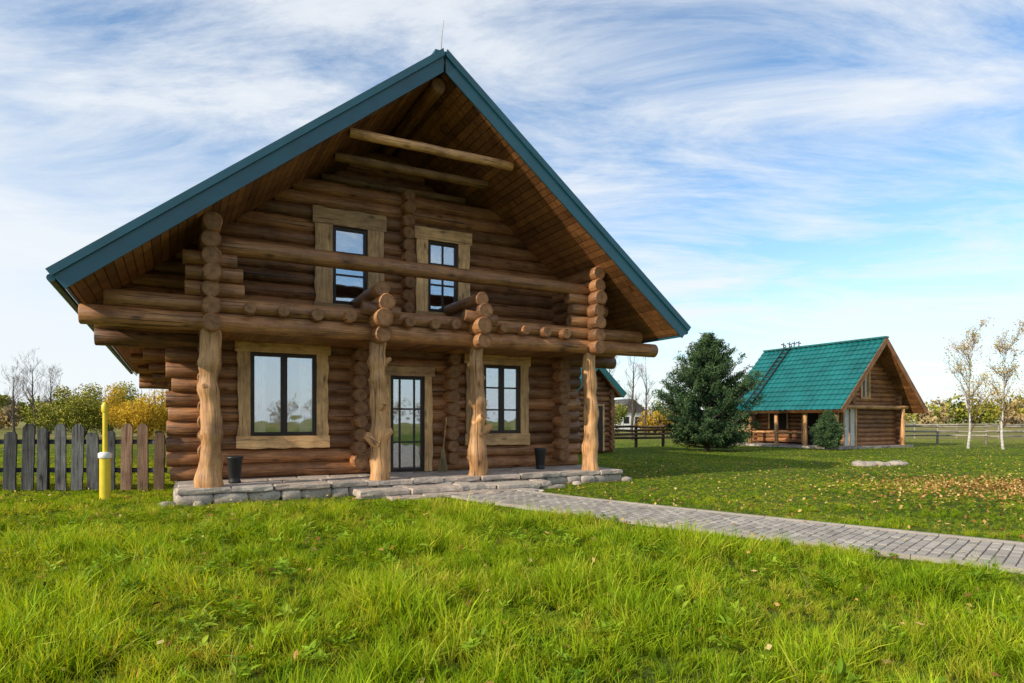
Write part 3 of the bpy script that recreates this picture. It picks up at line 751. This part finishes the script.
# ============================================================ TREES
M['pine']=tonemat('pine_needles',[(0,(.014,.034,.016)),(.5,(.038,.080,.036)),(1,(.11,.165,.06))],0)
M['bark']=flat('tree_bark',(.10,.075,.055),.9,0,.5,14)
M['barkb']=flat('birch_bark',(.6,.56,.5),.8,0,.6,9)
def pine(name,loc,H,RW,nq,dens=1.0):
    e=empty(name,loc); m=MB(); m.tube([(0,0,0),(.05,0,H*.4),(0,.04,H*.8),(0,0,H*.99)],[.13,.1,.05,.012],8,0,0); C=[];T=[]
    z=.15
    while z<H*.98:
        t=(z-.1)/(H-.1); prof=RW*(min(1,(1-t)*1.45)**.85)*(.80+.20*min(1,t*5))+.07
        nb=int((5+10*(1-t))*dens)+2
        for i in range(nb):
            a=R(0,6.28); L=prof*R(.6,1.2); el=R(-.05,.3)+t*.8
            d=Vector((math.cos(a)*math.cos(el),math.sin(a)*math.cos(el),math.sin(el))); p0=Vector((0,0,z)); p1=p0+d*L*.6; p2=p0+d*L+Vector((0,0,.15*L))
            m.tube([p0,p1,p2],[.03,.018,.006],4,0,None)
            nn=int(5+L*13); jit=L*.33+.05
            for k in range(nn):
                s_=R(.2,1)**.65; c=p0.lerp(p2,s_)+Vector((R(-.2,.2),R(-.2,.2),R(-.10,.16)))*jit
                if c.z<.1: continue
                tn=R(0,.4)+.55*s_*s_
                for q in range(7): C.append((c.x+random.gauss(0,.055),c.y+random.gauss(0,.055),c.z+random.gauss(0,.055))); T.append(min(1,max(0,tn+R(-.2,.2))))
        z+=H*.031
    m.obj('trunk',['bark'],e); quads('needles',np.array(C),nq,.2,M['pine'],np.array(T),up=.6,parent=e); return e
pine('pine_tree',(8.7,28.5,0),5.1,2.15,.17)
pine('pine_tree',(14.45,29.3,0),1.7,.55,.12)
def grow(m,p,d,L,r,dep,tips,spread=.6,up=.15,n=5):
    pts=[p];rad=[r]; q=p.copy(); dd=d.copy()
    for k in range(3):
        dd=(dd+Vector((R(-1,1),R(-1,1),R(-.6,1)))*.13+Vector((0,0,up*.3))).normalized(); q=q+dd*L/3; pts.append(q.copy()); rad.append(r*(1-.22*(k+1)))
    m.tube(pts,rad,n if dep>1 else 3,0,None); tips.append(q.copy())
    if dep<=0: return
    for i in range(random.choice((2,3,3))):
        k=random.choice((1,2,3)); nd=(dd+Vector((R(-1,1),R(-1,1),R(-.5,.9)))*spread).normalized()
        grow(m,pts[k],nd,L*R(.6,.85),max(.006,rad[k]*.6),dep-1,tips,spread,up,n)
def bare(name,loc,H,r,dep,mat,leafm=None,nleaf=0,ls=.12,spread=.6,k0=2,twig='bark',bl=1.0):
    e=empty(name,loc); m=MB(); tips=[]; p=Vector((0,0,0)); pts=[p];rad=[r]
    ns=8
    for k in range(ns):
        p=p+Vector((R(-.04,.04)*H*.3,R(-.04,.04)*H*.3,H/ns)); pts.append(p.copy()); rad.append(r*(1-.11*(k+1)))
    m.tube(pts,rad,8,0,0); m.obj('trunk',[mat],e); m=MB()
    for k in range(k0,ns+1):
        for i in range(3):
            a=R(0,6.28); grow(m,pts[k]-Vector((0,0,R(0,H/ns))),Vector((math.cos(a),math.sin(a),R(.8,1.8))).normalized(),bl*H*R(.12,.18)*(1.15-.06*k),rad[k]*.5,dep,tips,spread)
    m.obj('branches',[twig],e)
    if leafm and nleaf:
        C=[]
        for i in range(nleaf): t_=random.choice(tips); C.append((t_.x+random.gauss(0,.10),t_.y+random.gauss(0,.10),t_.z+random.gauss(0,.10)))
        quads('leaves',np.array(C),ls,.7,leafm,rng.random(nleaf),parent=e)
    return e
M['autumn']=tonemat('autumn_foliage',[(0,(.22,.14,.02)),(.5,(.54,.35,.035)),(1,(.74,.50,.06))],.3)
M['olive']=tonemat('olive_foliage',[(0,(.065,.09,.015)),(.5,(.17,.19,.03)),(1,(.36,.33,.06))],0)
for (px,dp,H) in ((968,31,5.2),(1003,30,4.7),(1046,33,5.3)):
    bare('birch_tree',((px-512)/640*dp,dp,0),H,.065,3,'barkb',M['autumn'],2600,.065,.5,k0=2,twig='greyb',bl=1.1)
bare('bare_tree',((632-512)/640*44,44,0),5.6,.12,3,'bark'); bare('bare_tree',((645-512)/640*47,47,0),5.2,.10,3,'bark'); bare('bare_tree',((608-512)/640*50,50,0),6,.13,3,'bark')
for px,dp,H in ((34,62,6.4),(14,66,5.8),(50,64,5.8),(-30,60,7),(-90,70,8)):
    bare('bare_tree',((px-512)/640*dp,dp,0),H,.15,4,'bark',bl=1.25)
def blobtree(cl,x,y,H,W,n,tb,z0=.1):
    lobes=[(R(-.7,.7)*W,R(-.7,.7)*W,R(.25,.85)*H,R(.22,.42)*W) for _ in range(14)]
    for lx,ly,lz,lr in lobes:
        k=n//14; v=rng.normal(size=(k,3)); v/=np.linalg.norm(v,axis=1)[:,None]; v*=(lr*rng.uniform(.2,1.25,k)**.6)[:,None]; v[:,2]*=min(1.3,H*.3/lr)
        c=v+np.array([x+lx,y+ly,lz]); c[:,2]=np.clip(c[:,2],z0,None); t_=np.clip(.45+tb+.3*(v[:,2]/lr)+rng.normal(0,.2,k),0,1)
        cl.append((c,t_))
def bush(name,px,dp,H,W,n,mat,ls,tb=0):
    e=empty(name,((px-512)/640*dp,dp,0)); cl=[]; blobtree(cl,0,0,H,W,n,tb)
    m=MB()
    for i in range(12): 
        a=R(0,6.28); m.tube([(0,0,0),(math.cos(a)*W*.25,math.sin(a)*W*.25,H*.4),(math.cos(a)*W*.45,math.sin(a)*W*.45,H*.7),(math.cos(a)*W*.5,math.sin(a)*W*.5,H*.95)],[.05,.035,.015,.005],5,0,0)
    m.obj('stems',['bark'],e)
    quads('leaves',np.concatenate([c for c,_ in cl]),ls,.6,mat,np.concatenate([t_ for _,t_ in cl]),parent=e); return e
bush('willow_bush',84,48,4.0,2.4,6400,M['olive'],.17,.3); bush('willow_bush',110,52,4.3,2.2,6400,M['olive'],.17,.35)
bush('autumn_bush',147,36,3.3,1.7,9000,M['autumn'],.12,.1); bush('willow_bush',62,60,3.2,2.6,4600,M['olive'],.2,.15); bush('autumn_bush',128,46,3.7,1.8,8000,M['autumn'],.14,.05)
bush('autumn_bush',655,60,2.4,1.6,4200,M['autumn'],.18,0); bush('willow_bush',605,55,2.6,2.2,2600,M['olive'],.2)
def treeline(name,mat,specs,ls):
    cl=[]
    for (az0,az1,d,H0,H1,N) in specs:
        for i in range(N):
            az=math.radians(R(az0,az1)); dd=d*R(.9,1.15); H=R(H0,H1); blobtree(cl,math.sin(az)*dd,math.cos(az)*dd,H,H*.45,200,R(-.2,.25),0)
    quads(name,np.concatenate([c for c,_ in cl]),ls,.8,mat,np.concatenate([t_ for _,t_ in cl]))
treeline('distant_trees',M['olive'],[(-50,50,240,6,10,140),(-48,-28,130,3.5,5.5,36),(28,52,200,4,9,42)],.8)
M['rust']=tonemat('distant_autumn_foliage',[(0,(.18,.14,.08)),(.5,(.36,.27,.13)),(1,(.50,.38,.18))],0)
treeline('distant_autumn_trees',M['rust'],[(-50,50,215,4,8,110),(28,50,150,2.4,5.0,22),(-50,-30,110,2.5,4,20),(100,260,220,7,12,90)],.8)
# ============================================================ FENCES
fe=empty('picket_fence',(0,0,0)); m=MB(); xx=-6.82; i=0
while xx>-15:
    yy=12.35+(xx+6.8)*.03; wd_=R(.19,.25); h=R(1.10,1.3); tl=R(-.03,.03); mt=1 if i<3 else 0
    sd_=R(0,9); pts=[]
    for s_,side in ((1,1),(-1,-1)):
        seq=range(0,7) if side>0 else range(6,-1,-1)
        for k in seq:
            zz=h*.93*k/6; ww=wd_*.5*(1+.08*noise.noise(Vector((sd_+side,k*.7,0)))); pts.append((xx+side*ww+tl*zz,yy,zz+.02))
        if side>0: pts.append((xx+wd_*.28+tl*h,yy,h)); pts.append((xx-wd_*.22+tl*h,yy,h+.01*R(-1,1)))
    m.poly_prism(pts,(0,.028,0),mt,u=(0,0,1)); xx-=wd_+R(.07,.15); i+=1
for zz in (.35,.9): m.box((-15,12.1,zz),(-6.7,12.15,zz+.09),0,M4=Matrix.Translation((0,.29,0)))
xx=-6.9
while xx>-15: m.log((xx,12.5,0),(xx,12.5,1.15),.06,n=8,cap=0,mat=0); xx-=2.2
m.obj('pickets',['grey','greyb'],fe)
def railfence(name,p0,p1,h,mat,rails=2,sp=2.2,r=.045):
    e=empty(name,(0,0,0)); m=MB(); p0=Vector(p0);p1=Vector(p1); L=(p1-p0).length; n=int(L/sp)
    for i in range(n+1):
        q=p0.lerp(p1,i/n); m.log(q,q+Vector((R(-.02,.02),0,h*R(1,1.12))),r*1.4,n=8,cap=0)
        if i<n:
            q2=p0.lerp(p1,(i+1)/n)
            for k in range(rails): zz=h*(.45+.5*k/max(1,rails-1)); m.log(q+Vector((0,-.08,zz+R(-.03,.03))),q2+Vector((0,-.08,zz+R(-.03,.03))),r,n=8,cap=0,bev=False)
    m.obj('rails',[mat],e)
railfence('rail_fence',(22.5,38,0),(42,30,0),1.05,'pale',3)
railfence('rail_fence',(24,48,0),(60,46,0),1.1,'pale',2,3)
railfence('rail_fence',(4.6,31,0),(9.5,34.5,0),1.1,'greyb',4,1.6,.06)
g=MB(); g.tube([(0,0,0),(0,0,.72)],[.085,.085],18,0,0,.5); g.tube([(0,0,.72),(0,0,.74),(0,0,.80),(0,0,.82)],[.1,.105,.105,.07],18,1,1,.5)
g.tube([(0,0,.82),(0,0,1.5)],[.038,.038],14,0,0,.5); g.tube([(0,0,1.5),(0,0,1.52),(0,0,1.62),(0,0,1.67)],[.05,.055,.055,.02],14,0,0,.5)
o=g.obj('gas_vent_pipe',['yellow','white']); o.location=(-6.93,10.9,0)
g=MB()
for i in range(12): g.rock((R(-.9,.9),R(-.3,.3),.03),(R(.12,.28),R(.12,.25),R(.07,.13)),0,tone=R(0,.3),rough=.4,pw=.85)
o=g.obj('rock_pile',['rock']); o.location=(11.2,19.3,0)
e=empty('white_farmhouse',((632-512)/640*95,95,0),.3)
g=MB(); g.box((-2.2,0,0),(2.2,6,2.6),0); g.poly_prism([(-2.6,-.3,2.55),(2.6,-.3,2.55),(0,-.3,4.6)],(0,6.6,0),1); g.box((-1.4,-.03,.9),(-.5,-.01,1.9),2); g.box((.5,-.03,.9),(1.4,-.01,1.9),2); g.obj('walls_and_roof',['white','grey','room'],e)

# ============================================================ WORLD / SUN / CAMERA
S=Vector((-.80,-.60,0)).normalized(); EL=math.radians(29); sdir=Vector((S.x*math.cos(EL),S.y*math.cos(EL),math.sin(EL)))
wd=bpy.data.worlds.new('World'); scene.world=wd; wd.use_nodes=True; wt=wd.node_tree; wt.nodes.clear()
h=NT.__new__(NT); h.t=wt
out=h.n('ShaderNodeOutputWorld'); bg=h.n('ShaderNodeBackground'); bg.inputs[1].default_value=.13; h.l(bg.outputs[0],out.inputs[0])
sky=h.n('ShaderNodeTexSky'); sky.sky_type='NISHITA'; sky.sun_disc=False; sky.sun_elevation=EL; sky.sun_rotation=math.atan2(S.x,S.y)%(2*math.pi); sky.air_density=1.0; sky.dust_density=.4; sky.ozone_density=2.0
tc=h.n('ShaderNodeTexCoord').outputs['Generated']; sp=h.n('ShaderNodeSeparateXYZ'); h.l(tc,sp.inputs[0])
zz=h.math('ADD',h.math('MAXIMUM',sp.outputs[2],0.0),.14); cb=h.n('ShaderNodeCombineXYZ')
h.l(h.math('DIVIDE',sp.outputs[0],zz),cb.inputs[0]); h.l(h.math('DIVIDE',sp.outputs[1],zz),cb.inputs[1])
v=h.mapping(cb.outputs[0],(.7,1.7,1),(0,0,math.radians(-20)),(1.4,4.1,0))
c1=h.noise(v,1.5,11,.66,.45); c2=h.noise(h.mapping(cb.outputs[0],(.6,1.1,1),(0,0,-.2),(3.5,5.2,0)),.9,3,.5,.2)
c=h.math('ADD',h.math('MULTIPLY',c1,.68),h.math('MULTIPLY',c2,.44))
cm=h.ramp(c,[(.475,0),(.55,.45),(.62,.85),(.69,1)])
hz=h.ramp(sp.outputs[2],[(0,.9),(.08,.5),(.24,.0)])
lf=h.ramp(h.math('MULTIPLY_ADD',sp.outputs[0],-.5,h.math('MULTIPLY_ADD',sp.outputs[2],-.55,.62)),[(.58,0),(.86,.9)])
inv=lambda q: h.math('SUBTRACT',1.0,q)
cov=inv(h.math('MULTIPLY',inv(cm),h.math('MULTIPLY',inv(hz),inv(lf))))
skyc=h.mix(1,sky.outputs[0],(1.35,1.55,1.62),'MULTIPLY')
mx=h.mix(h.math('MULTIPLY',cov,.93),skyc,(7.0,7.3,7.6)); h.l(mx,bg.inputs[0])
ld=bpy.data.lights.new('sun','SUN'); ld.energy=5.0; ld.angle=math.radians(.5); ld.color=(1,.89,.72); lo=bpy.data.objects.new('sun',ld); scene.collection.objects.link(lo)
lo.rotation_euler=(-sdir).to_track_quat('-Z','Y').to_euler(); lo.location=(-20,-10,20)
cd=bpy.data.cameras.new('camera'); cam=bpy.data.objects.new('camera',cd); scene.collection.objects.link(cam); cam.location=(0,0,1.36); cam.rotation_euler=(math.radians(90),0,0)
cd.sensor_width=36; cd.lens=22.5; cd.shift_y=.077; cd.clip_end=5000; cd.clip_start=.05; scene.camera=cam
scene.view_settings.view_transform='Standard'; scene.view_settings.look='None'; scene.view_settings.exposure=0
